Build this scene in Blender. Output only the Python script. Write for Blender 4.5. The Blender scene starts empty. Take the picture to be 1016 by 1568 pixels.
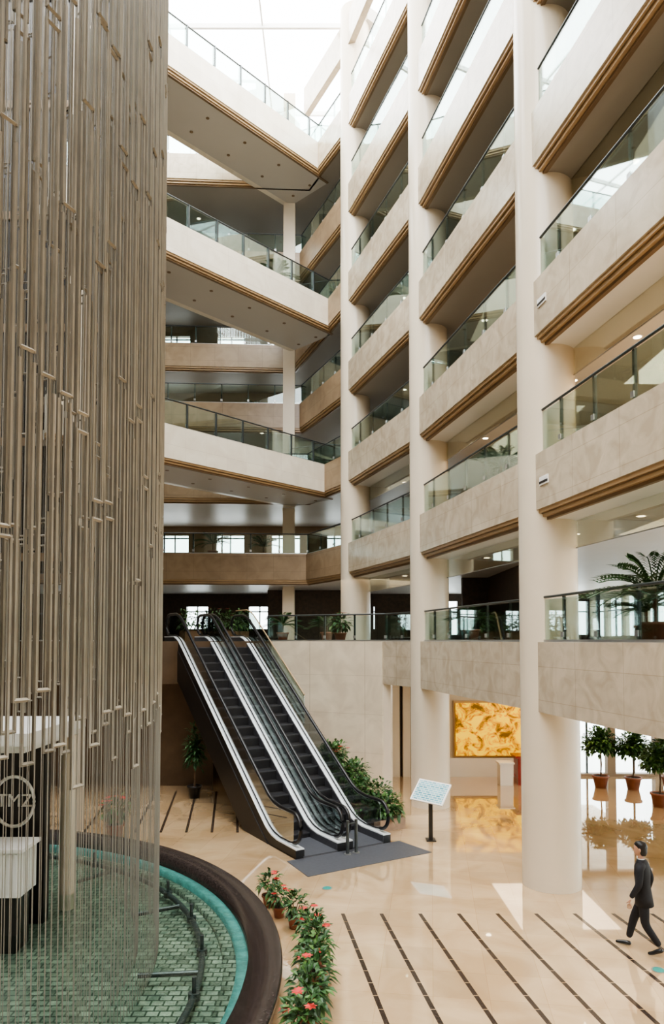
import bpy, math, random
from mathutils import Vector, Matrix
random.seed(7)
S=bpy.context.scene
try:
    S.view_settings.view_transform='AgX'; S.view_settings.look='AgX - Medium High Contrast'; S.view_settings.exposure=0.08
except Exception as e: print(e)
# ------------------------------------------------------------------ materials
def nt(name):
    m=bpy.data.materials.new(name); m.use_nodes=True
    return m, m.node_tree.nodes, m.node_tree.links, m.node_tree.nodes['Principled BSDF']
def mat(name,c,rough=.5,metal=0,var=.0,scale=3,emit=0,spec=.5):
    m,N,L,b=nt(name)
    b.inputs['Roughness'].default_value=rough; b.inputs['Metallic'].default_value=metal
    b.inputs['Specular IOR Level'].default_value=spec
    tc=N.new('ShaderNodeTexCoord'); no=N.new('ShaderNodeTexNoise'); no.inputs['Scale'].default_value=scale
    no.inputs['Detail'].default_value=4
    L.new(tc.outputs['Object'],no.inputs['Vector'])
    cr=N.new('ShaderNodeValToRGB')
    cr.color_ramp.elements[0].position=.3; cr.color_ramp.elements[1].position=.7
    cr.color_ramp.elements[0].color=tuple(max(0,x*(1-var)) for x in c)+(1,)
    cr.color_ramp.elements[1].color=tuple(min(1,x*(1+var)) for x in c)+(1,)
    L.new(no.outputs['Fac'],cr.inputs['Fac']); L.new(cr.outputs['Color'],b.inputs['Base Color'])
    if emit:
        b.inputs['Emission Color'].default_value=tuple(c)+(1,); b.inputs['Emission Strength'].default_value=emit
    return m
def stone(name,c1,c2,mortar,bw=1.2,bh=.66,rough=.3,ns=1.2,zoff=0,ms=.006,mode='wall',rot=0,coat=0,alt=.94,ior=1.5):
    m,N,L,b=nt(name); b.inputs['Roughness'].default_value=rough; b.inputs['IOR'].default_value=ior
    b.inputs['Coat Weight'].default_value=coat; b.inputs['Coat Roughness'].default_value=.02; b.inputs['Coat IOR'].default_value=1.7
    tc=N.new('ShaderNodeTexCoord')
    sep=N.new('ShaderNodeSeparateXYZ'); L.new(tc.outputs['Object'],sep.inputs[0])
    cmb=N.new('ShaderNodeCombineXYZ')
    if mode=='wall':
        ad=N.new('ShaderNodeMath'); ad.operation='ADD'
        L.new(sep.outputs[0],ad.inputs[0]); L.new(sep.outputs[1],ad.inputs[1])
        az=N.new('ShaderNodeMath'); az.operation='ADD'; az.inputs[1].default_value=zoff
        L.new(sep.outputs[2],az.inputs[0])
        L.new(ad.outputs[0],cmb.inputs[0]); L.new(az.outputs[0],cmb.inputs[1]); vec=cmb.outputs[0]
    else:
        mp=N.new('ShaderNodeMapping'); mp.inputs['Rotation'].default_value=(0,0,rot)
        L.new(tc.outputs['Object'],mp.inputs['Vector']); vec=mp.outputs[0]
    br=N.new('ShaderNodeTexBrick'); br.offset=0 if mode!='brickoff' else .5
    br.inputs['Scale'].default_value=1; br.inputs['Brick Width'].default_value=bw; br.inputs['Row Height'].default_value=bh
    br.inputs['Mortar Size'].default_value=ms
    br.inputs['Color1'].default_value=(1,1,1,1); br.inputs['Color2'].default_value=(alt,alt,alt,1)
    br.inputs['Mortar'].default_value=(*mortar,1)
    L.new(vec,br.inputs['Vector'])
    no=N.new('ShaderNodeTexNoise'); no.inputs['Scale'].default_value=ns; no.inputs['Detail'].default_value=8
    no.inputs['Distortion'].default_value=1.2
    L.new(tc.outputs['Object'],no.inputs['Vector'])
    cr=N.new('ShaderNodeValToRGB'); cr.color_ramp.elements[0].position=.35; cr.color_ramp.elements[1].position=.65
    cr.color_ramp.elements[0].color=(*c1,1); cr.color_ramp.elements[1].color=(*c2,1)
    L.new(no.outputs['Fac'],cr.inputs['Fac'])
    mx=N.new('ShaderNodeMix'); mx.data_type='RGBA'; mx.blend_type='MULTIPLY'; mx.inputs['Factor'].default_value=1
    L.new(cr.outputs['Color'],mx.inputs['A']); L.new(br.outputs['Color'],mx.inputs['B'])
    L.new(mx.outputs['Result'],b.inputs['Base Color'])
    return m
def glassm(name,tint,refl=.12,rough=.02):
    m=bpy.data.materials.new(name); m.use_nodes=True; N=m.node_tree.nodes; L=m.node_tree.links; N.clear()
    o=N.new('ShaderNodeOutputMaterial'); t=N.new('ShaderNodeBsdfTransparent'); t.inputs[0].default_value=(*tint,1)
    g=N.new('ShaderNodeBsdfGlossy'); g.inputs['Roughness'].default_value=rough; g.inputs[0].default_value=(.95,1,1,1)
    lw=N.new('ShaderNodeLayerWeight'); lw.inputs[0].default_value=.3
    ma=N.new('ShaderNodeMath'); ma.operation='MULTIPLY_ADD'; ma.inputs[1].default_value=.5; ma.inputs[2].default_value=refl
    ma.use_clamp=True
    L.new(lw.outputs['Fresnel'],ma.inputs[0])
    mx=N.new('ShaderNodeMixShader'); L.new(ma.outputs[0],mx.inputs[0]); L.new(t.outputs[0],mx.inputs[1]); L.new(g.outputs[0],mx.inputs[2])
    L.new(mx.outputs[0],o.inputs[0]); return m

M={}
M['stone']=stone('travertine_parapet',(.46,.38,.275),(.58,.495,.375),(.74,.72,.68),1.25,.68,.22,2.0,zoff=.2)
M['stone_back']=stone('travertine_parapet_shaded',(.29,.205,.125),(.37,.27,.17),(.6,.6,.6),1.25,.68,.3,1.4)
M['wallstone']=stone('marble_wall',(.62,.53,.40),(.75,.66,.51),(.75,.73,.7),1.0,1.3,.22,1.1)
M['column']=mat('column_plaster',(.69,.605,.475),.26,0,.03,1)
M['trim']=mat('bronze_trim',(.45,.31,.17),.35,.0,.08,2)
M['trimd']=mat('bronze_trim_dark',(.20,.13,.07),.4,0,.08,2)
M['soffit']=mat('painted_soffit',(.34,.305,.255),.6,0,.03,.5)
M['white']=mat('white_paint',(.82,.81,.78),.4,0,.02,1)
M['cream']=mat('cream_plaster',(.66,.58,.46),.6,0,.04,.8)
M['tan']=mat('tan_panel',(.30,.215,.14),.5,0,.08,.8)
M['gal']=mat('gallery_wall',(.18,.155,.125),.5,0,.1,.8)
M['dark']=mat('dark_cladding',(.018,.016,.015),.35,0,.2,2)
M['core']=mat('dark_core_cladding',(.016,.014,.012),.25,0,.3,1)
M['wood']=mat('dark_wood',(.06,.037,.023),.4,0,.3,6)
M['brown']=mat('brown_wall_panel',(.10,.063,.036),.35,0,.2,2)
M['carpet']=mat('gallery_floor',(.30,.245,.19),.3,0,.1,1)
M['steel']=mat('brushed_steel',(.55,.56,.56),.3,.9,.04,8)
M['steeld']=mat('dark_steel',(.08,.09,.09),.35,.6,.1,8)
M['deck']=mat('escalator_deck_aluminium',(.86,.90,.91),.35,.15,.03,8)
M['black']=mat('black_rubber',(.010,.010,.011),.35,0,.1,5)
M['step']=mat('escalator_step',(.03,.03,.033),.45,.3,.1,20)
M['nose']=mat('step_nosing',(.11,.11,.12),.4,.6,.1,20)
M['plate']=mat('landing_plate',(.10,.105,.12),.45,.3,.08,14)
M['glass']=glassm('railing_glass',(.85,.925,.90),.06)
M['clear']=glassm('clear_glass',(.90,.94,.93),.03)
M['smoke']=glassm('smoke_curtain_glass',(.90,.88,.82),.10)
M['bal']=glassm('balustrade_glass',(.78,.81,.81),.02)
M['rod']=mat('anodised_rod',(.225,.198,.155),.36,.2,.15,3)
M['bar']=mat('rod_end_bar',(.33,.295,.24),.36,.2,.1,3)
M['string']=mat('nylon_string',(.20,.19,.165),.5,0,.05,3)
M['leaf']=mat('leaf_green',(.030,.085,.022),.5,0,.5,9)
M['leaf2']=mat('leaf_green_light',(.08,.17,.04),.5,0,.4,9)
M['red']=mat('poinsettia_red',(.58,.05,.04),.5,0,.3,9)
M['terra']=mat('terracotta',(.27,.10,.055),.55,0,.15,6)
M['soil']=mat('soil',(.04,.025,.015),.9,0,.3,20)
M['trunk']=mat('bark',(.16,.10,.06),.8,0,.3,20)
M['inlay']=mat('dark_granite_inlay',(.045,.032,.025),.12,0,.4,30)
M['granite']=mat('pool_granite',(.040,.031,.028),.16,0,.5,25)
M['rimside']=mat('pool_side_stone',(.36,.24,.16),.3,0,.2,4)
M['aqua']=mat('aqua_tile',(.10,.28,.26),.3,0,.35,6)
M['redlac']=mat('red_lacquer',(.25,.02,.015),.25,0,.1,3)
M['suit']=mat('navy_wool',(.008,.008,.011),.75,0,.2,30)
M['skin']=mat('skin',(.48,.27,.18),.5,0,.05,10)
M['hair']=mat('black_hair',(.010,.009,.008),.45,0,.2,50)
M['shirt']=mat('white_shirt',(.8,.8,.8),.7,0,.02,10)
M['shoe']=mat('black_leather',(.01,.01,.01),.25,0,.1,10)
M['eye']=mat('eye_dark',(.02,.015,.01),.2)
M['lamp']=mat('downlight_lens',(1,.85,.62),.4,0,0,1,emit=9)
M['floor']=stone('polished_marble_floor',(.53,.355,.19),(.68,.49,.295),(.80,.76,.7),.8,.8,.04,.7,mode='floor',rot=math.radians(8),ms=.005,coat=1,alt=.86,ior=1.7)
M['mosaic']=stone('pool_mosaic',(.15,.20,.15),(.31,.36,.27),(.12,.17,.15),.18,.14,.35,3,mode='brickoff',ms=.014,alt=.5)
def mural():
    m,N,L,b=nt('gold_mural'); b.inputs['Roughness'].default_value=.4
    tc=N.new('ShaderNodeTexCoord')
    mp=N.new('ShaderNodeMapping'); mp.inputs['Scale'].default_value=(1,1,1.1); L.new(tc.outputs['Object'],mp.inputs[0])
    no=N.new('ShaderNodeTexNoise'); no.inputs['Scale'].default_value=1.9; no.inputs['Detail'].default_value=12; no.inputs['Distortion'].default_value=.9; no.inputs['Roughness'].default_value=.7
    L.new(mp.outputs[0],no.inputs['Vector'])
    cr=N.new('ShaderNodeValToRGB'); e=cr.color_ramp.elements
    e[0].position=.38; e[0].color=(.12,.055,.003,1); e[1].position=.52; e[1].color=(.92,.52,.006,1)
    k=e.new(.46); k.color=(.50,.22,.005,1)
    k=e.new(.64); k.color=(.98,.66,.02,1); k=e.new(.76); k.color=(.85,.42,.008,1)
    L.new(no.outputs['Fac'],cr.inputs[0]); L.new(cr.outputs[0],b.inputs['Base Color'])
    L.new(cr.outputs[0],b.inputs['Emission Color']); b.inputs['Emission Strength'].default_value=.8  # glow added to brighten the painting, which is no light source
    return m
M['mural']=mural()
def water():
    m=glassm('pool_water',(.84,.93,.90),.02,.03); N=m.node_tree.nodes; L=m.node_tree.links
    no=N.new('ShaderNodeTexNoise'); no.inputs['Scale'].default_value=5; no.inputs['Detail'].default_value=3
    bp=N.new('ShaderNodeBump'); bp.inputs['Strength'].default_value=.25; bp.inputs['Distance'].default_value=.05
    tc=N.new('ShaderNodeTexCoord'); L.new(tc.outputs['Object'],no.inputs['Vector']); L.new(no.outputs['Fac'],bp.inputs['Height'])
    for n in N:
        if n.type=='BSDF_GLOSSY': L.new(bp.outputs[0],n.inputs['Normal'])
    return m
M['water']=water()

# ------------------------------------------------------------------ mesh builder
class MB:
    def __init__(s): s.v=[];s.f=[];s.m=[];s.mats=[];s.sm=[]
    def mi(s,k):
        if k not in s.mats: s.mats.append(k)
        return s.mats.index(k)
    def add(s,vs,fs,k,smooth=False):
        o=len(s.v); s.v+= [tuple(v) for v in vs]; i=s.mi(k)
        for f in fs: s.f.append(tuple(o+a for a in f)); s.m.append(i); s.sm.append(smooth)
    def box(s,x0,x1,y0,y1,z0,z1,k):
        s.prism([(x0,y0),(x1,y0),(x1,y1),(x0,y1)],z0,z1,k)
    def prism(s,poly,z0,z1,k):
        a=sum(poly[i][0]*poly[(i+1)%len(poly)][1]-poly[(i+1)%len(poly)][0]*poly[i][1] for i in range(len(poly)))
        if a<0: poly=poly[::-1]
        n=len(poly); vs=[(p[0],p[1],z0) for p in poly]+[(p[0],p[1],z1) for p in poly]
        fs=[tuple(range(n))[::-1],tuple(range(n,2*n))]+[(i,(i+1)%n,n+(i+1)%n,n+i) for i in range(n)]
        s.add(vs,fs,k)
    def obox(s,a,b,o0,o1,z0,z1,k):
        dx,dy=b[0]-a[0],b[1]-a[1]; l=math.hypot(dx,dy); nx,ny=-dy/l,dx/l
        s.prism([(a[0]+nx*o0,a[1]+ny*o0),(b[0]+nx*o0,b[1]+ny*o0),(b[0]+nx*o1,b[1]+ny*o1),(a[0]+nx*o1,a[1]+ny*o1)],z0,z1,k)
    def ribbon(s,pts,o0,o1,z0,z1,k):
        A=offs(pts,o0);B=offs(pts,o1)
        for i in range(len(pts)-1): s.prism([A[i],A[i+1],B[i+1],B[i]],z0,z1,k)
    def cyl(s,c,r,z0,z1,k,n=32,r2=None):
        r2=r if r2 is None else r2
        vs=[(c[0]+r*math.cos(2*math.pi*i/n),c[1]+r*math.sin(2*math.pi*i/n),z0) for i in range(n)]
        vs+=[(c[0]+r2*math.cos(2*math.pi*i/n),c[1]+r2*math.sin(2*math.pi*i/n),z1) for i in range(n)]
        s.add(vs,[(i,(i+1)%n,n+(i+1)%n,n+i) for i in range(n)],k,n>8)
        s.add(vs,[tuple(range(n))[::-1],tuple(range(n,2*n))],k)
    def lathe(s,c,prof,k,n=28):
        vs=[];fs=[]
        for r,z in prof:
            vs+=[(c[0]+r*math.cos(2*math.pi*i/n),c[1]+r*math.sin(2*math.pi*i/n),c[2]+z) for i in range(n)]
        for j in range(len(prof)-1):
            for i in range(n): fs.append((j*n+i,j*n+(i+1)%n,(j+1)*n+(i+1)%n,(j+1)*n+i))
        s.add(vs,fs,k,True)
    def tube(s,pts,r,k,n=8,closed=False):
        P=[Vector(p) for p in pts]; vs=[];fs=[];m=len(P)
        for i,p in enumerate(P):
            if closed: t=(P[(i+1)%m]-P[i-1])
            else: t=P[min(i+1,m-1)]-P[max(i-1,0)]
            t.normalize(); u=t.cross(Vector((0,0,1)))
            if u.length<.05: u=t.cross(Vector((0,1,0)))
            u.normalize(); w=t.cross(u)
            for j in range(n):
                a=2*math.pi*j/n; vs.append(p+u*math.cos(a)*r+w*math.sin(a)*r)
        for i in range(m if closed else m-1):
            for j in range(n):
                a=i*n+j;b=i*n+(j+1)%n;q=(i+1)%m
                fs.append((a,b,q*n+(j+1)%n,q*n+j))
        s.add(vs,fs,k,n>5)
        if not closed: s.add(vs[:n]+vs[-n:],[tuple(range(n)),tuple(range(n,2*n))[::-1]],k)
    def leaf(s,p,d,L,W,k,droop=.3):
        d=Vector(d).normalized(); sd=d.cross(Vector((0,0,1)))
        if sd.length<.05: sd=Vector((1,0,0))
        sd.normalize(); up=sd.cross(d)
        p=Vector(p); a=p+d*L*.5+Vector((0,0,-droop*L*.1)); e=p+d*L+Vector((0,0,-droop*L*.5))
        vs=[p,a+sd*W/2+up*W*.15,e,a-sd*W/2+up*W*.15,a]
        s.add(vs,[(0,1,4),(1,2,4),(0,4,3),(4,2,3)],k)
    def obj(s,name,parent=None,bevel=0):
        me=bpy.data.meshes.new(name); me.from_pydata(s.v,[],s.f)
        for k in s.mats: me.materials.append(M[k])
        me.polygons.foreach_set('material_index',s.m); me.polygons.foreach_set('use_smooth',s.sm)
        me.update(); o=bpy.data.objects.new(name,me); S.collection.objects.link(o)
        if parent: o.parent=parent
        if bevel:
            bm=o.modifiers.new('b','BEVEL'); bm.width=bevel; bm.segments=2; bm.limit_method='ANGLE'
        return o
def offs(pts,o):
    out=[]
    for i,p in enumerate(pts):
        ns=[]
        for a,b in ((i-1,i),(i,i+1)):
            if a>=0 and b<len(pts):
                dx=pts[b][0]-pts[a][0];dy=pts[b][1]-pts[a][1];l=math.hypot(dx,dy);ns.append((-dy/l,dx/l))
        if len(ns)==1: n=ns[0];k=1
        else:
            n=(ns[0][0]+ns[1][0],ns[0][1]+ns[1][1]);l=math.hypot(*n);n=(n[0]/l,n[1]/l);k=1/max(.3,n[0]*ns[0][0]+n[1]*ns[0][1])
        out.append((p[0]+n[0]*o*k,p[1]+n[1]*o*k))
    return out
def empty(name,loc=(0,0,0)):
    e=bpy.data.objects.new(name,None); e.location=loc; S.collection.objects.link(e); return e

# ------------------------------------------------------------------ geometry constants
CZ=5.1
C1=(.95,28.3);C2=(3.05,22.0);C3=(4.6,14.95);C4=(5.85,7.8);C5=(7.05,.6)
def POLYL(lv):
    s={5:1.4,6:3.4,7:1.4}.get(lv,0)
    return [(7.9,-6),C5,C4,C3,C2,C1,(-.9-.25*s,31.9+s),(-18.95,30.9+s)]
POLY2=[(7.9,-6),C5,C4,C3,C2,(2.05,24.0),(-2.2,26.0),(-6.1,23.9),(-18.95,23.9)]
LB=[None,None,3.63,7.57,11.22,14.87,18.52,22.17,25.82,29.4]
LT=[None,None,5.06,8.95,12.60,16.25,19.90,23.55,27.20,30.7]

fb=MB(); fb.box(-19,30,-6,40,-.3,0,'floor'); fb.obj('floor')
ib=MB()
def stripe(x0,y0,y1,w=.07):
    y=y0
    while y>y1:
        ye=max(y-.36,y1); xa=x0+(y0-y)*.14; xb=x0+(y0-ye)*.14
        ib.prism([(xa-w/2,y),(xa+w/2,y),(xb+w/2,ye),(xb-w/2,ye)],.0,.003,'inlay'); y=ye-.02
for k in range(14): stripe(.20+.72*k,13.35,4)
for k in range(7): stripe(-7.3+.68*k,24.0,18.9)
ib.obj('trim_1')
M['marker']=mat('floor_marker_teal',(.03,.30,.26),.3,0,.1,10)
for x,y in ((-.10,14.7),(5.05,11.1)):
    b=MB(); b.cyl((x,y),.11,0,.006,'steel',28); b.cyl((x,y),.085,.006,.009,'marker',28); b.obj('floor_marker')

def railing(name,pts,z,off,mat_glass='glass',posts=1.25,h=.92):
    b=MB(); b.ribbon(pts,off-.006,off+.006,z+.04,z+h-.05,mat_glass)
    P=offs(pts,off)
    for i in range(len(P)-1):
        a=Vector((*P[i],z+h));c=Vector((*P[i+1],z+h)); b.tube([a,c],.028,'steeld',8)
        n=max(1,round((c-a).length/posts))
        for j in range(n+1):
            q=a.lerp(c,j/n); d=(c-a).normalized(); e=.03
            b.obox((q.x-d.x*e,q.y-d.y*e),(q.x+d.x*e,q.y+d.y*e),-.06,-.012,z,z+h,'steeld')
            b.obox((q.x-d.x*e*1.6,q.y-d.y*e*1.6),(q.x+d.x*e*1.6,q.y+d.y*e*1.6),.007,.02,z+.1,z+.2,'steel')
    b.ribbon(pts,off-.03,off+.03,z,z+.05,'steel')
    return b.obj(name)
def gallery(lv):
    zb,zt=LB[lv],LT[lv]
    pts=POLYL(lv) if lv>2 else POLY2
    b=MB()
    rp=pts[:6] if lv>2 else pts[:7]
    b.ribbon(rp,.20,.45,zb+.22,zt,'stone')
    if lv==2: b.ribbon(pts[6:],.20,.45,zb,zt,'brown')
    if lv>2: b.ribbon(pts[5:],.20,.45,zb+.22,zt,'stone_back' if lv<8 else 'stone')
    if lv>2:
        b.ribbon(pts,.20,.41,zb+.145,zb+.22,'trim'); b.ribbon(pts,.20,.37,zb+.125,zb+.145,'trimd'); b.ribbon(pts,.20,.35,zb+.06,zb+.125,'trim'); b.ribbon(pts,.20,.28,zb,zb+.06,'trimd')
    else:
        b.ribbon(rp,.20,.45,zb,zb+.22,'stone')
    poly=offs(pts,.2)+[(-18.95,37.85),(13.85,37.85),(13.85,-6)]
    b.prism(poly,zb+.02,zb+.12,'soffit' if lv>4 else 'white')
    b.prism(poly,zt-.3,zt-.05,'carpet')
    A=offs(pts[:6],-1.4)
    for i in range(len(A)-1):
        a=Vector(A[i]);c=Vector(A[i+1]);n=max(1,int((c-a).length/2.4))
        for j in range(n):
            p=a.lerp(c,(j+.5)/n); b.cyl((p.x,p.y),.08,zb+.005,zb+.02,'lamp',14); b.cyl((p.x,p.y),.11,zb+.012,zb+.02,'white',14)
    b.obj('balcony_parapet')
    railing('glass_railing',pts if lv>2 else pts[:7],zt,.33)
    if lv in (3,4,5,6):
        b=MB(); q=[(7.9,-6),C5,C4,C3,C2,C1] if lv<5 else [(7.9,-6),C5,C4,C3]
        b.ribbon(q,-.42,-.41,zb-.55,zb+.02,'smoke'); b.ribbon(q,-.425,-.405,zb-.56,zb-.54,'steel')
        b.obj('glass_smoke_curtain')
for lv in range(2,9): gallery(lv)
railing('glass_railing',[(-6.2,23.9),(-18.95,23.9)],LT[2],.33)
b=MB(); b.ribbon([C2,C1,(-.9,31.9)],.2,.45,LB[9],LT[9],'stone'); b.obj('balcony_parapet')

for c,z0 in ((C1,0),(C2,0),(C3,0),(C4,0),(C5,0)):
    b=MB(); b.cyl(c,.6,0,31.2,'column',56); b.obj('round_column')
b=MB(); b.box(-2.3,-1.75,32.6,33.2,0,31.2,'column'); b.obj('square_pillar')
b=MB(); b.cyl((-7.0,19.2),.3,0,31.2,'column',32); b.obj('round_column')
b=MB()
def along(a,c,t,o):
    dx,dy=c[0]-a[0],c[1]-a[1];l=math.hypot(dx,dy);return (a[0]+dx/l*t-dy/l*o,a[1]+dy/l*t+dx/l*o)
for z in (8.25,11.95):
    p=along(C3,C4,.6,-.45);q=along(C3,C4,.95,-.45)
    b.obox(p,q,-.025,.0,z,z+.17,'white'); b.obox(p,q,-.03,-.02,z+.03,z+.08,'black')
b.obj('air_vent')

# ------------------------------------------------------------------ bridges (levels 4,6,8)
BA=Vector((-8.6,21.08)); BBp=Vector((.15,30.3))
def bridge(lv):
    zb,zt=LB[lv],LT[lv]; b=MB()
    a=(BA.x,BA.y); c=(BBp.x,BBp.y)
    if lv==8: a=(a[0]-.3,a[1]+.6); c=(c[0]-.2,c[1]+.7)
    b.obox(a,c,-.0,.25,zb+.19,zt,'bridge')
    b.obox(a,c,.04,.25,zb+.12,zb+.19,'trim'); b.obox(a,c,.08,.25,zb+.10,zb+.12,'trimd'); b.obox(a,c,.10,.25,zb+.04,zb+.10,'trim'); b.obox(a,c,.15,.25,zb-.02,zb+.04,'trimd')
    b.obox(a,c,.25,2.6,zb,zb+.3,'soffit2'); b.obox(a,c,.25,2.6,zt-.3,zt-.05,'carpet')
    b.obox(a,c,2.6,2.85,zb,zt,'bridge')
    dx,dy=c[0]-a[0],c[1]-a[1];l=math.hypot(dx,dy)
    t=1.
    while t<l:
        for o in (.9,2.0):
            p=(a[0]+dx/l*t-dy/l*o,a[1]+dy/l*t+dx/l*o); b.cyl(p,.07,zb-.012,zb,'trimd',14)
        t+=1.9
    o=b.obj('bridge_walkway')
    railing('glass_railing',[a,c],zt,.12)
    railing('glass_railing',[a,c],zt,2.72)
M['soffit2']=mat('bridge_soffit',(.54,.51,.46),.55,0,.02,.5)
M['bridge']=stone('bridge_stone',(.74,.67,.55),(.82,.76,.64),(.8,.78,.75),1.3,.7,.28,1.2)
for lv in (4,6,8): bridge(lv)
b=MB()
for lv in (6,7,8,9):
    z=LB[lv]+1.1
    b.obox((1.3,28.0),(3.4,29.6),-.25,.25,z,z+.55,'soffit2')
b.obj('cross_beam')

# ------------------------------------------------------------------ outer walls
def winwall(name,a,c,z0,z1,sill,head,pitch=2.0,k='cream',fr='steeld',pier=.25,off=.15):
    b=MB(); ax,ay=a;cx,cy=c;l=math.hypot(cx-ax,cy-ay);ux,uy=(cx-ax)/l,(cy-ay)/l
    P=lambda t:(ax+ux*t,ay+uy*t)
    if sill>z0: b.obox(a,c,-off,off,z0,sill,k)
    if head<z1: b.obox(a,c,-off,off,head,z1,k)
    n=max(1,round(l/pitch))
    for i in range(n+1):
        t=min(max(l*i/n,pier/2),l-pier/2); b.obox(P(t-pier/2),P(t+pier/2),-off,off,sill,head,k)
        if i<n:
            t2=l*(i+.5)/n; b.obox(P(t2-.03),P(t2+.03),-.04,.04,sill,head,fr)
    b.obox(a,c,-.04,.04,(sill+head)/2+.3,(sill+head)/2+.36,fr)
    b.obox(a,c,-.005,.005,sill,head,'clear')
    return b.obj(name)
b=MB(); b.box(4.3,8.7,26.6,26.9,0,3.64,'cream'); b.box(4.3,8.7,26.5,26.6,0,.70,'white'); b.obj('wall_mural')
winwall('window_1',(8.7,26.7),(14,26.7),0,3.64,.1,3.5,1.7,'tan',pier=.3)
winwall('window_2',(14,-6),(14,26.7),0,3.64,.1,3.4,2.4,'cream')
b=MB(); b.box(-19,1.7,26.6,26.9,0,3.64,'brown'); b.box(-19,-4.2,24.9,25.1,0,3.64,'brown'); b.obj('wall_escalator_back')
b=MB(); A=offs(POLY2,.452); B=offs(POLY2,.50); Cc=offs(POLY2,.0)
b.prism([A[5],A[6],B[6],B[5]],0,5.05,'wallstone')
b.prism([Cc[5],Cc[6],A[6],A[5]],0,3.62,'wallstone')
b.prism([A[5],(A[5][0]+.25,A[5][1]+.0),(A[5][0]+.25,26.5),(A[5][0],26.5)],0,3.62,'cream')
b.obj('wall_marble')
b=MB()
for x in (1.85,2.25,2.65,3.3,3.75): b.box(x,x+.28,26.45,26.7,0,3.64,'cream')
b.box(1.75,4.3,26.75,26.85,0,3.64,'wood'); b.obj('wall_doorway')
winwall('window_3',(14,-6),(14,38),5.0,7.6,5.3,7.2,2.2,'cream')
winwall('window_4',(4.5,38),(14,38),5.0,7.6,5.4,7.2,2.6,'wood')
winwall('window_15',(-19,38),(4.5,38),5.0,7.6,5.7,6.9,3.4,'wood',pier=2.2)
b=MB(); b.box(5.2,9.0,28.0,28.3,5.0,7.6,'wood'); b.box(6.2,6.5,22,28,5,7.6,'wood')
b.box(-3.2,1.2,35.0,35.3,5.0,7.6,'wood'); b.obj('wall_shopfront')
for lv,i in ((3,5),(4,7),(5,9),(6,11),(7,13)):
    z0,z1=LT[lv]-.05,LB[lv+1]+.03
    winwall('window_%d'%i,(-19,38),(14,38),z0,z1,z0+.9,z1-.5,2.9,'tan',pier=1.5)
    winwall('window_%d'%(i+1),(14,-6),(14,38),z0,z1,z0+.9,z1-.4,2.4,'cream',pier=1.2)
b=MB()
for lv in (3,4,5,6):
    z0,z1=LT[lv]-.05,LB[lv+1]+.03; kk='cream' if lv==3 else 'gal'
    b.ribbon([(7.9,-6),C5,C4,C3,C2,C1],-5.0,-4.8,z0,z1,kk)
    A=offs([(7.9,-6),C5,C4,C3,C2,C1],-4.78)
    for i in range(5):
        a=Vector(A[i]);c=Vector(A[i+1])
        for t in (.2,.62):
            p=a.lerp(c,t);q=a.lerp(c,t+.16); b.obox((p.x,p.y),(q.x,q.y),0,.04,z0,z0+2.1,'wood')
b.obj('wall_gallery')
b=MB(); b.box(-18.95,-6.35,22.0,22.3,7.2,31.1,'core'); b.box(-18.95,-9.6,22.0,22.3,5.1,7.2,'core'); b.box(-7.6,-6.35,22.0,22.3,5.1,7.2,'core')
for z in LB[3:9]: b.box(-18.95,-6.3,21.92,22.0,z,z+.25,'trimd')
for x in (-16.2,-13.4,-10.9,-8.4): b.box(x,x+.12,21.9,22.0,7.2,31.1,'steeld')
b.obj('wall_core')
b=MB(); b.box(-19.3,-19,-6,38,0,31.1,'core'); b.obj('wall_left')
b=MB(); b.box(-19,14,-6.3,-6,0,22,'cream'); b.obj('wall_front')
b=MB()
for i in range(10): 
    y=-6+i*5; b.box(-19,14,y,y+.10,31.2,31.4,'white')
for i in range(9):
    x=-19+i*4; b.box(x,x+.06,-6,38.8,31.3,31.4,'white')
b.obj('skylight_roof')

# ------------------------------------------------------------------ escalators
al=math.radians(31); U=Vector((-math.sin(al),math.cos(al),0)); SD=Vector((math.cos(al),math.sin(al),0))
M0=Vector((-.35,18.4,0)); RUN=7.4; W=1.35; TOPZ=LT[2]-.03
def E(t,s,z): p=M0+U*t+SD*s; return Vector((p.x,p.y,z))
def zline(t):
    if t<=.1: return .03
    if t>=RUN: return TOPZ
    return .03+(TOPZ-.03)*(t-.1)/(RUN-.1)
TS=[-1.3,-.8,-.3,.0,.15,.35]+[.35+(RUN-.6)*i/16 for i in range(1,17)]+[RUN-.1,RUN+.05,RUN+.3,RUN+.9,RUN+1.3]
def smz(t): return (zline(t-.3)+zline(t)+zline(t+.3))/3
def strip(b,s0,s1,zo0,zo1,k,ts=TS,clampbot=None):
    vs=[];fs=[]
    for t in ts:
        z=smz(t); zl=z+zo0
        if clampbot is not None: zl=max(zl,clampbot)
        vs+=[E(t,s0,zl),E(t,s1,zl),E(t,s1,z+zo1),E(t,s0,z+zo1)]
    n=len(ts)
    for i in range(n-1):
        a=4*i;c=a+4
        for j in range(4): fs.append((a+j,a+(j+1)%4,c+(j+1)%4,c+j))
    fs+= [(3,2,1,0),tuple(4*(n-1)+j for j in range(4))]
    b.add(vs,fs,k)
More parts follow.
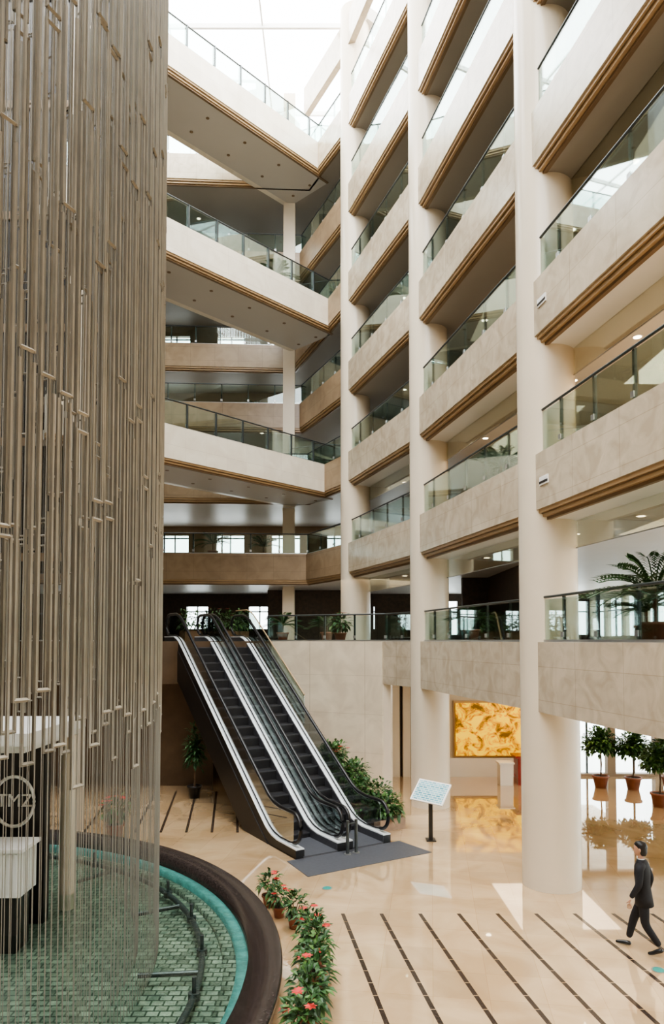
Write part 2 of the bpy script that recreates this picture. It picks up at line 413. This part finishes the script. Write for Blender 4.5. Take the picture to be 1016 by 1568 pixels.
def escalator(s0):
    root=empty('escalator')
    sl,sr=s0,s0+W
    b=MB(); strip(b,sl-.02,sr+.02,-1.15,-.12,'dark',clampbot=.0); b.obj('truss',root)
    b=MB()
    n=int(RUN/.385)
    for i in range(n+1):
        tt=.05+i*.385; z=smz(tt+.19)
        p=[E(tt,sl+.22,0),E(tt,sr-.22,0),E(tt+.40,sr-.22,0),E(tt+.40,sl+.22,0)]
        b.prism([(q.x,q.y) for q in p],z-.26,z-.01,'step')
        p=[E(tt-.005,sl+.22,0),E(tt-.005,sr-.22,0),E(tt+.03,sr-.22,0),E(tt+.03,sl+.22,0)]
        b.prism([(q.x,q.y) for q in p],z-.03,z,'nose')
    for t0,t1,zz in ((-1.3,.05,.03),(RUN,RUN+1.3,TOPZ+.0)):
        p=[E(t0,sl+.2,0),E(t0,sr-.2,0),E(t1,sr-.2,0),E(t1,sl+.2,0)]
        b.prism([(q.x,q.y) for q in p],zz-.03,zz+.01,'plate')
    b.obj('steps',root)
    b=MB()
    for a,c in ((sl-.0,sl+.22),(sr-.22,sr)):
        strip(b,a,c,-.14,.17,'black'); strip(b,a+.0,c-.0,.17,.20,'deck')
    for a in (sl+.22,sr-.23): strip(b,a,a+.01,-.1,.16,'nose')
    b.obj('decks',root)
    b=MB(); ts=[-1.0]+TS[1:-1]+[RUN+1.0]
    for s in (sl+.1,sr-.1): strip(b,s-.006,s+.006,.2,.93,'bal',ts)
    b.obj('glass_balustrade',root)
    b=MB()
    for s in (sl+.1,sr-.1):
        top=[E(t,s,smz(t)+.97) for t in ts]
        zt0=smz(-1.0)+.62; zt1=smz(RUN+1.)+.62
        end1=[E(-1.0-.35*math.sin(a),s,zt0+.35*math.cos(a)) for a in [math.pi*i/10 for i in range(11)]][::-1]
        end2=[E(RUN+1.0+.35*math.sin(a),s,zt1+.35*math.cos(a)) for a in [math.pi*i/10 for i in range(11)]]
        bot=[E(t,s,smz(t)+.24) for t in ts][::-1]
        b.tube(end1+top[1:-1]+end2,.048,'black',8)
        b.tube(end1[:1]+bot[::-1][1:],.022,'black',6)
    b.obj('handrails',root)
    return root
escalator(-W); escalator(0.0)
b=MB()
q=[E(-2.5,-W-.35,0),E(-2.5,W+.35,0),E(-1.32,W+.25,0),E(-1.32,-W-.25,0)]
b.prism([(p.x,p.y) for p in q],0,.012,'plate'); b.obj('entrance_mat')
b=MB()
for s in (-.12,.12):
    p=E(-1.6,s,0); b.cyl((p.x,p.y),.04,0.012,.8,'steeld',14); b.cyl((p.x,p.y),.09,0.012,.03,'steel',14)
b.tube([E(-1.6,-.12,.72),E(-1.6,.12,.72)],.02,'steeld')
b.obj('barrier_post')
b=MB(); strip(b,W+.05,W+.062,.2,1.15,'glass',[t for t in TS if t>3.]); b.tube([E(t,W+.056,smz(t)+1.17) for t in TS if t>3.],.022,'trim',6)
b.obj('glass_guard')

# ------------------------------------------------------------------ plants
def bush(b,c,rx,rz,n,L=.13,Wd=.06,ks=('leaf','leaf2'),red=0,rmin=.35):
    for i in range(n):
        a=random.uniform(0,2*math.pi); e=math.asin(random.uniform(-.6,1)); r=random.uniform(rmin,1)
        d=Vector((math.cos(a)*math.cos(e),math.sin(a)*math.cos(e),math.sin(e)))
        p=Vector(c)+Vector((d.x*rx*r,d.y*rx*r,d.z*rz*r))
        dd=d+Vector((random.uniform(-.5,.5),random.uniform(-.5,.5),random.uniform(-.6,.3)))
        b.leaf(p,dd,L*random.uniform(.7,1.3),Wd,random.choice(ks),.6)
    for i in range(red):
        a=random.uniform(0,2*math.pi); e=random.uniform(.3,1.4)
        p=Vector(c)+Vector((math.cos(a)*math.cos(e)*rx*1.02,math.sin(a)*math.cos(e)*rx*1.02,math.sin(e)*rz*1.08))
        for j in range(7):
            t=2*math.pi*j/7+i; b.leaf(p,(math.cos(t),math.sin(t),.25),L*.58,Wd*.75,'red',.2)
def pot(b,c,r,h,k='terra'):
    b.lathe(c,[(.001,0),(r*.68,0),(r*.95,h*.85),(r*1.06,h*.86),(r*1.06,h),(r*.93,h),(r*.9,h*.9),(.001,h*.9)],k,20)
    b.cyl((c[0],c[1]),r*.88,c[2]+h*.86,c[2]+h*.92,'soil',16)
def poinsettia(x,y,z=0,sc=1,red=5):
    b=MB(); pot(b,(x,y,z),.15*sc,.24*sc)
    for j in range(6):
        a=j; b.tube([(x,y,z+.2*sc),(x+math.cos(a)*.1*sc,y+math.sin(a)*.1*sc,z+.45*sc)],.008,'trunk',5)
    bush(b,(x,y,z+.46*sc),.22*sc,.26*sc,130,.14*sc,.07*sc,('leaf','leaf','leaf','leaf2'),red)
    b.obj('potted_poinsettia')
for x,y,sc,r in ((-1.2,13.7,.95,4),(-.98,13.2,.8,3),(-.66,12.7,.9,1),(-.36,11.75,1.0,4),(-.28,11.15,1.1,2),(-.25,10.55,1.1,1),(-.25,9.95,1.1,2),(-.30,9.35,1.15,1),(-.36,8.75,1.1,3)):
    poinsettia(x,y,0,sc,r)
poinsettia(-5.6,18.4,0,1.5,9)
def tree(x,y,h=1.7,r=.5,name='potted_ficus'):
    b=MB(); pot(b,(x,y,0),.27,.42); b.tube([(x,y,.35),(x+.03,y,.8),(x-.02,y,h-.4)],.03,'trunk',8)
    bush(b,(x,y,h-r*.75),r,r*.95,1500,.15,.11,rmin=.1,ks=('leaf','leaf','leaf2')); b.obj(name)
for x,y,h,r in ((9.3,24.6,1.95,.58),(10.3,24.3,1.85,.55),(10.05,21.8,1.8,.52),(11.6,24.4,1.8,.52)): tree(x,y,h,r)
def palm(x,y,z,h=1.6,n=18,name='potted_palm'):
    b=MB(); pot(b,(x,y,z),.24,.4); b.tube([(x,y,z+.35),(x,y,z+h*.5)],.04,'trunk',8)
    for i in range(n):
        a=2*math.pi*i/n*1.7; e=random.uniform(.3,1.3); base=Vector((x,y,z+h*.45)); d=Vector((math.cos(a)*math.cos(e),math.sin(a)*math.cos(e),math.sin(e)))
        L=h*.62; pts=[base+d*L*t+Vector((0,0,-.45*L*t*t)) for t in (0,.2,.4,.6,.8,1)]
        b.tube(pts,.010,'leaf',4)
        for t in range(1,6):
            p=pts[t]
            for sgn in (-1,1):
                sd=d.cross(Vector((0,0,1)));sd.normalize()
                for q in (0,.33,.66):
                    b.leaf(p.lerp(pts[t-1],q),sd*sgn+d*.9,.26,.05,'leaf',.5)
    b.obj(name)
palm(5.5,12.0,LT[2]-.05,1.95,28); palm(5.95,10.7,LT[2]-.05,1.8,24); palm(6.6,14.8,LT[2]-.05,1.5)
palm(4.35,18.0,LT[3]-.05,1.4); palm(3.95,20.0,LT[2]-.05,1.3)
palm(-2.0,28.6,LT[2]-.05,1.5); palm(-.2,27.0,LT[2]-.05,1.3)
palm(-5.6,33.0,LT[3]-.05,1.6); palm(-3.3,33.8,LT[3]-.05,1.5); palm(-4.0,35.9,LT[5]-.05,1.6)
palm(-2.35,29.2,LT[6]-.05,1.5)
b=MB()
b.box(-9.5,-6.4,24.3,24.8,LT[2]-.05,LT[2]+.35,'trimd')
for i in range(7): bush(b,(-9.2+i*.45,24.55,LT[2]+.55),.32,.3,70,.16,.07,('leaf','leaf2'),1)
b.obj('planter_box')
b=MB(); b.box(-5.9,-3.3,27.2,27.6,LT[2]-.05,LT[2]+.4,'trimd')
for i in range(6): bush(b,(-5.7+i*.43,27.4,LT[2]+.75),.36,.5,130,.17,.08,('leaf','leaf','leaf2'),1)
b.obj('planter_box')
poinsettia(.3,25.6,LT[2]-.05,1.5,7)
b=MB()
for t0,h in ((-.4,.30),(.5,.55),(1.4,.95),(2.3,1.35)):
    q=[E(t0,W+.12,0),E(t0,W+1.15,0),E(t0+.9,W+1.15,0),E(t0+.9,W+.12,0)]
    b.prism([(p.x,p.y) for p in q],0,h,'rimside')
    for j in range(5):
        p=E(t0+random.uniform(.1,.8),W+.3+.18*j,h+.24); bush(b,p,.36,.36,150,.17,.085,('leaf','leaf','leaf2'),2 if t0>1.5 else 0)
b.obj('planter_bed')
b=MB(); pot(b,(-4.45,23.0,0),.22,.4,'dark'); b.tube([(-4.45,23.0,.3),(-4.45,23.0,1.6)],.03,'trunk',6)
bush(b,(-4.45,23.0,1.5),.3,.9,500,.2,.08,('leaf',),0,.1); b.obj('potted_ficus')

# ------------------------------------------------------------------ sign stand
root=empty('information_sign',(2.42,18.2,0))
b=MB(); b.box(-.02,.22,-.16,.16,0,.02,'dark'); b.box(.05,.15,-.04,.04,.02,1.02,'dark'); o=b.obj('post',root)
m,N,L,bs=nt('sign_print'); bs.inputs['Roughness'].default_value=.45
tc=N.new('ShaderNodeTexCoord'); br=N.new('ShaderNodeTexBrick'); br.inputs['Scale'].default_value=4; br.inputs['Color1'].default_value=(.22,.52,.58,1)
br.inputs['Color2'].default_value=(.01,.22,.28,1); br.inputs['Mortar'].default_value=(.55,.68,.68,1); br.inputs['Mortar Size'].default_value=.05
L.new(tc.outputs['Object'],br.inputs['Vector']); L.new(br.outputs['Color'],bs.inputs['Base Color']); M['sign']=m
b=MB(); b.box(-.45,.45,-.33,.33,-.02,.02,'white'); b.box(-.41,.41,-.29,.29,.02,.024,'sign')
o=b.obj('panel',root,.006); o.location=(.1,-.05,1.22); o.rotation_euler=(math.radians(42),math.radians(4),math.radians(-34))
# ------------------------------------------------------------------ mural, counter
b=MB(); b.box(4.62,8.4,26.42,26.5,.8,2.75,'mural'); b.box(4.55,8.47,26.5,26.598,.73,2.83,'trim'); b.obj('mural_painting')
b=MB(); b.box(6.55,7.9,25.0,25.6,0,.95,'redlac'); b.box(6.45,8.0,24.9,25.7,.95,1.02,'redlac')
for x in (6.7,7.05,7.4): b.box(x,x+.25,24.97,25.0,.12,.8,'trimd')
b.obj('reception_desk')
b=MB(); b.box(5.9,6.35,24.9,25.35,0,.75,'white'); b.box(5.85,6.4,24.85,25.4,.75,.8,'white'); b.obj('display_plinth')

# ------------------------------------------------------------------ pool
PC=(-8.5,9.9)
b=MB()
b.lathe((*PC,0),[(7.30,.02),(7.30,.45),(7.78,.45)],'granite',160)
b.lathe((*PC,0),[(7.78,.45),(7.80,.43),(7.80,.36),(7.73,.36)],'granite',160)
b.lathe((*PC,0),[(7.73,.36),(7.71,0)],'rimside',160)
b.lathe((*PC,0),[(7.30,.24),(7.12,.24),(7.12,.02)],'aqua',160)
b.lathe((*PC,0),[(7.12,.12),(6.92,.12),(6.92,.02)],'mosaic',160)
b.cyl(PC,7.2,.0,.05,'mosaic',96)
b.obj('fountain_pool')
b=MB(); vs=[(PC[0]+7.30*math.cos(2*math.pi*i/128),PC[1]+7.30*math.sin(2*math.pi*i/128),.33) for i in range(128)]
b.add(vs,[tuple(range(128))],'water'); b.obj('pool_water')
b=MB()
pp=[(PC[0]+6.6*math.cos(a),PC[1]+6.6*math.sin(a),.2) for a in [2*math.pi*i/120 for i in range(120)]]
b.tube(pp,.05,'steeld',8,True)
for i in range(0,120,4):
    x,y,z=pp[i]; b.cyl((x,y),.03,.2,.46,'steeld',10); b.cyl((x,y),.085,.15,.25,'steeld',10)
for i in range(2,120,8):
    x,y,z=pp[i]; dx,dy=PC[0]-x,PC[1]-y; l=math.hypot(dx,dy); b.tube([(x,y,.2),(x+dx/l*.9,y+dy/l*.9,.2)],.04,'steeld',8)
b.obj('fountain_pipe')
# ------------------------------------------------------------------ rod curtain
def vr(b,x,y,z0,z1,r,k,n=4):
    vs=[(x+r*math.cos(2*math.pi*j/n+.4),y+r*math.sin(2*math.pi*j/n+.4),z) for z in (z0,z1) for j in range(n)]
    b.add(vs,[(j,(j+1)%n,n+(j+1)%n,n+j) for j in range(n)],k)
b=MB(); TOPC=30.9
def pc(r,a): return PC[0]+r*math.cos(a),PC[1]+r*math.sin(a)
for layer,(R,N,hw) in enumerate(((5.93,136,.0155),(5.62,122,.0150))):
    for i in range(N):
        a=2*math.pi*(i+.37*layer)/N
        z=3.75+.35*math.sin(i*1.3)+random.uniform(0,.6)
        while z<TOPC:
            L=random.uniform(1.8,4.2); z1=min(z+L,TOPC)
            j=random.choice((0,0,0,.004,-.004)); r=.021
            x0,y0=pc(R,a-hw+j); x1,y1=pc(R,a+hw+j)
            vr(b,x0,y0,z,z1,r,'rod'); vr(b,x1,y1,z,z1,r,'rod')
            b.tube([(x0,y0,z+.02),(x1,y1,z+.02)],.024,'bar',4)
            if random.random()<.4: b.tube([(x0,y0,z1-.02),(x1,y1,z1-.02)],.024,'bar',4)
            z=z1+random.uniform(.0,.2)
        x,y=pc(R,a); vr(b,x,y,.3,TOPC,.006,'string',3)
        for o in (-hw,hw):
            x,y=pc(R,a+o); vr(b,x,y,.3,TOPC,.0055,'string',3)
b.lathe((*PC,31.0),[(5.5,0),(5.5,-.12),(6.15,-.12),(6.15,.1),(5.5,.1),(5.5,0)],'rod',96)
b.obj('rod_curtain')
# ------------------------------------------------------------------ stage kiosk inside curtain
root=empty('stage_kiosk',(-7.0,12.2,0))
b=MB(); b.box(-2.6,2.2,-1.0,1.6,3.42,3.62,'white'); b.box(-2.5,2.1,-.9,1.5,3.3,3.42,'white'); b.obj('canopy',root)
b=MB(); b.box(-2.4,1.85,.56,.8,.05,3.3,'dark'); b.box(-2.4,-2.2,-.8,.8,.05,3.3,'dark'); b.cyl((2.0,1.3),.14,.05,3.3,'column',20); b.obj('back_panel',root)
b=MB(); b.box(-1.75,1.9,-.65,-.15,.05,.96,'dark'); b.box(-1.8,1.98,-.72,-.08,.96,1.68,'white'); b.box(-1.85,2.03,-.77,-.03,1.68,1.74,'white')
for i in range(39): b.box(-1.78+i*.097,-1.74+i*.097,-.75,-.72,.98,1.66,'white')
for i in range(6): b.box(1.98,2.01,-.70+i*.1,-.66+i*.1,.98,1.66,'white')
b.obj('slatted_counter',root)
b=MB(); pts=[(1.32+.36*math.cos(a),.5,2.22+.44*math.sin(a)) for a in [2*math.pi*i/40 for i in range(40)]]
b.tube(pts,.03,'white',8,True); b.obj('oval_sign_ring',root)
cu=bpy.data.curves.new('lettering','FONT'); cu.body='TMZ'; cu.size=.32; cu.extrude=.015; cu.align_x='CENTER'; cu.align_y='CENTER'
cu.materials.append(M['white']); t=bpy.data.objects.new('lettering',cu); S.collection.objects.link(t); t.parent=root
t.location=(1.32,.53,2.22); t.rotation_euler=(math.radians(90),0,0)

# ------------------------------------------------------------------ walking man
def skinobj(name,verts,edges,k,parent,sub=2,root_i=0):
    me=bpy.data.meshes.new(name); me.from_pydata([v[:3] for v in verts],edges,[]); me.materials.append(M[k])
    o=bpy.data.objects.new(name,me); S.collection.objects.link(o); o.parent=parent
    md=o.modifiers.new('skin','SKIN'); md.use_smooth_shade=True; md.branch_smoothing=.6
    sv=me.skin_vertices[0].data
    for i,v in enumerate(verts):
        sv[i].radius=(v[3],v[4] if len(v)>4 else v[3]); sv[i].use_root=(i==root_i)
    sb=o.modifiers.new('sub','SUBSURF'); sb.levels=sub; sb.render_levels=sub
    return o
man=empty('walking_man',(5.12,11.75,0)); man.rotation_euler=(0,0,math.radians(58))
V=[(0,0,.93,.125,.10),(0,.01,1.10,.12,.095),(0,.015,1.28,.145,.105),(0,.02,1.40,.13,.09),(0,.025,1.47,.06,.06),
   (.10,.01,.86,.098),(.10,.17,.49,.074),(.10,.26,.13,.054),
   (-.10,-.01,.86,.098),(-.10,-.03,.47,.074),(-.10,-.25,.17,.054),
   (.19,.02,1.41,.068),(.25,-.08,1.14,.06),(.26,-.02,.90,.042),
   (-.19,.02,1.41,.068),(-.25,.03,1.13,.06),(-.25,.16,.91,.042)]
Ed=[(0,1),(1,2),(2,3),(3,4),(0,5),(5,6),(6,7),(0,8),(8,9),(9,10),(3,11),(11,12),(12,13),(3,14),(14,15),(15,16)]
skinobj('suit_body',V,Ed,'suit',man)
def loft(b,rings,k,n=24):
    vs=[];fs=[]
    for (x,y,z,rx,ry) in rings: vs+=[(x+rx*math.cos(2*math.pi*i/n),y+ry*math.sin(2*math.pi*i/n),z) for i in range(n)]
    for j in range(len(rings)-1):
        for i in range(n): fs.append((j*n+i,j*n+(i+1)%n,(j+1)*n+(i+1)%n,(j+1)*n+i))
    b.add(vs,fs,k,True)
b=MB(); loft(b,[(0,-.01,.76,.01,.01),(0,-.01,.76,.185,.145),(0,0,.90,.175,.135),(0,.01,1.08,.155,.115),(0,.015,1.25,.18,.125),(0,.02,1.38,.19,.115),(0,.02,1.45,.13,.085),(0,.03,1.495,.066,.062)],'suit')
b.obj('jacket',man)
b=MB(); loft(b,[(0,.03,1.44,.058,.056),(0,.03,1.508,.054,.055)],'shirt'); 
b.add([(-.03,.10,1.49),(.03,.10,1.49),(.0,.146,1.33)],[(0,1,2)],'shirt'); b.obj('shirt_collar',man)
b=MB(); loft(b,[(0,.03,1.47,.052,.052),(0,.035,1.57,.05,.052)],'skin')
loft(b,[(0,.06,1.535,.012,.02),(0,.06,1.545,.036,.05),(0,.055,1.575,.055,.075),(0,.05,1.62,.068,.09),(0,.045,1.67,.074,.098),(0,.04,1.72,.068,.09),(0,.035,1.755,.04,.055),(0,.035,1.765,.005,.005)],'skin')
b.add([(-.012,.14,1.655),(.012,.14,1.655),(-.017,.145,1.615),(.017,.145,1.615),(0,.165,1.618),(0,.143,1.607)],[(0,1,4),(0,4,2),(1,3,4),(2,4,5),(4,3,5)],'skin')
for s in (-1,1):
    loft(b,[(s*.073,.04,1.61,.004,.008),(s*.078,.038,1.63,.010,.018),(s*.08,.036,1.66,.011,.02),(s*.075,.038,1.68,.004,.008)],'skin',10)
    b.box(s*.03-.012,s*.03+.012,.130,.136,1.652,1.662,'eye'); b.box(s*.03-.018,s*.03+.018,.130,.137,1.675,1.681,'hair')
b.box(-.022,.022,.130,.137,1.583,1.59,'redlac')
h=b.obj('head',man)
b=MB(); loft(b,[(0,-.005,1.555,.05,.045),(0,.0,1.60,.072,.067),(0,.01,1.65,.08,.078),(0,.02,1.69,.083,.092),(0,.035,1.73,.079,.102),(0,.035,1.77,.055,.075),(0,.03,1.79,.006,.006)],'hair'); b.obj('hair',man)
for s,(x,y,z,pt) in ((1,(.10,.26,.10,0)),(-1,(-.10,-.25,.15,1))):
    if pt==0: vv=[(x,y-.05,.045,.042,.04),(x,y+.03,.05,.045,.045),(x+.01,y+.13,.04,.045,.034),(x+.01,y+.21,.03,.035,.022)]
    else: vv=[(x,y-.05,.125,.042,.04),(x,y+.02,.10,.045,.045),(x-.01,y+.11,.05,.045,.034),(x-.01,y+.19,.028,.035,.022)]
    skinobj('shoe_%s'%('r' if s>0 else 'l'),vv,[(0,1),(1,2),(2,3)],'shoe',man,1)
def hand(name,wx,wy,wz,s):
    vv=[(wx,wy,wz,.025,.02),(wx,wy+.01,wz-.05,.034,.016),(wx,wy+.012,wz-.09,.036,.014)]; ee=[(0,1),(1,2)]
    for j,(dy,L) in enumerate(((-.03,.065),(-.01,.08),(.01,.085),(.03,.075))):
        n=len(vv); vv+=[(wx,wy+dy+.012,wz-.095,.009),(wx-s*.008,wy+dy+.014,wz-.095-L*.5,.008),(wx-s*.024,wy+dy+.016,wz-.095-L*.95,.007)]
        ee+=[(2,n),(n,n+1),(n+1,n+2)]
    n=len(vv); vv+=[(wx,wy+.04,wz-.055,.010),(wx-s*.01,wy+.06,wz-.085,.009)]; ee+=[(1,n),(n,n+1)]
    skinobj(name,vv,ee,'skin',man,1)
hand('hand_r',.26,-.02,.885,1); hand('hand_l',-.25,.165,.895,-1)

# ------------------------------------------------------------------ lights
w=bpy.data.worlds.new('overcast_sky'); S.world=w; w.use_nodes=True
w.node_tree.nodes['Background'].inputs[0].default_value=(.96,.98,1,1); w.node_tree.nodes['Background'].inputs[1].default_value=7.5
def area(name,loc,sx,sy,e,c=(1,1,1),rot=(0,0,0)):
    l=bpy.data.lights.new(name,'AREA'); l.shape='RECTANGLE'; l.size=sx; l.size_y=sy; l.energy=e; l.color=c
    o=bpy.data.objects.new(name,l); o.location=loc; o.rotation_euler=rot; S.collection.objects.link(o)
area('skylight_daylight',(-2.5,16,33.5),33,44,18500,(1,.98,.94))
WARM=(1,.78,.53)
for loc,sx,sy,e in (((7.2,23.5,3.58),3,4,110),((8.5,15,3.58),5,8,70),((10.5,7,3.58),5,7,60),((0.5,29,7.5),6,3,45),((8.5,12,7.5),4,8,380),((7,21,7.5),3,5,50),((-8,28,7.5),8,3,25),
                    ((7.7,11,11.0),2,10,420),((5.6,20,11.0),1.5,5,90),((7,13,14.8),2,10,120),((5.2,20,14.8),1.5,5,35),((-7,34.5,11.15),12,3,60),((-7,35.5,14.8),12,3,60)):
    area('interior_fill_light',loc,sx,sy,e,WARM)  # warm fill panels added under the ceilings to brighten the interiors, not real fixtures
# ------------------------------------------------------------------ camera
cam=bpy.data.cameras.new('camera'); co=bpy.data.objects.new('camera',cam); S.collection.objects.link(co)
co.location=(0,0,CZ); co.rotation_euler=(math.radians(90+2.3),0,0)
cam.sensor_fit='VERTICAL'; cam.sensor_height=36; cam.sensor_width=36; cam.lens=1100/1600*36
cam.shift_y=156/1600; cam.clip_end=300
S.camera=co
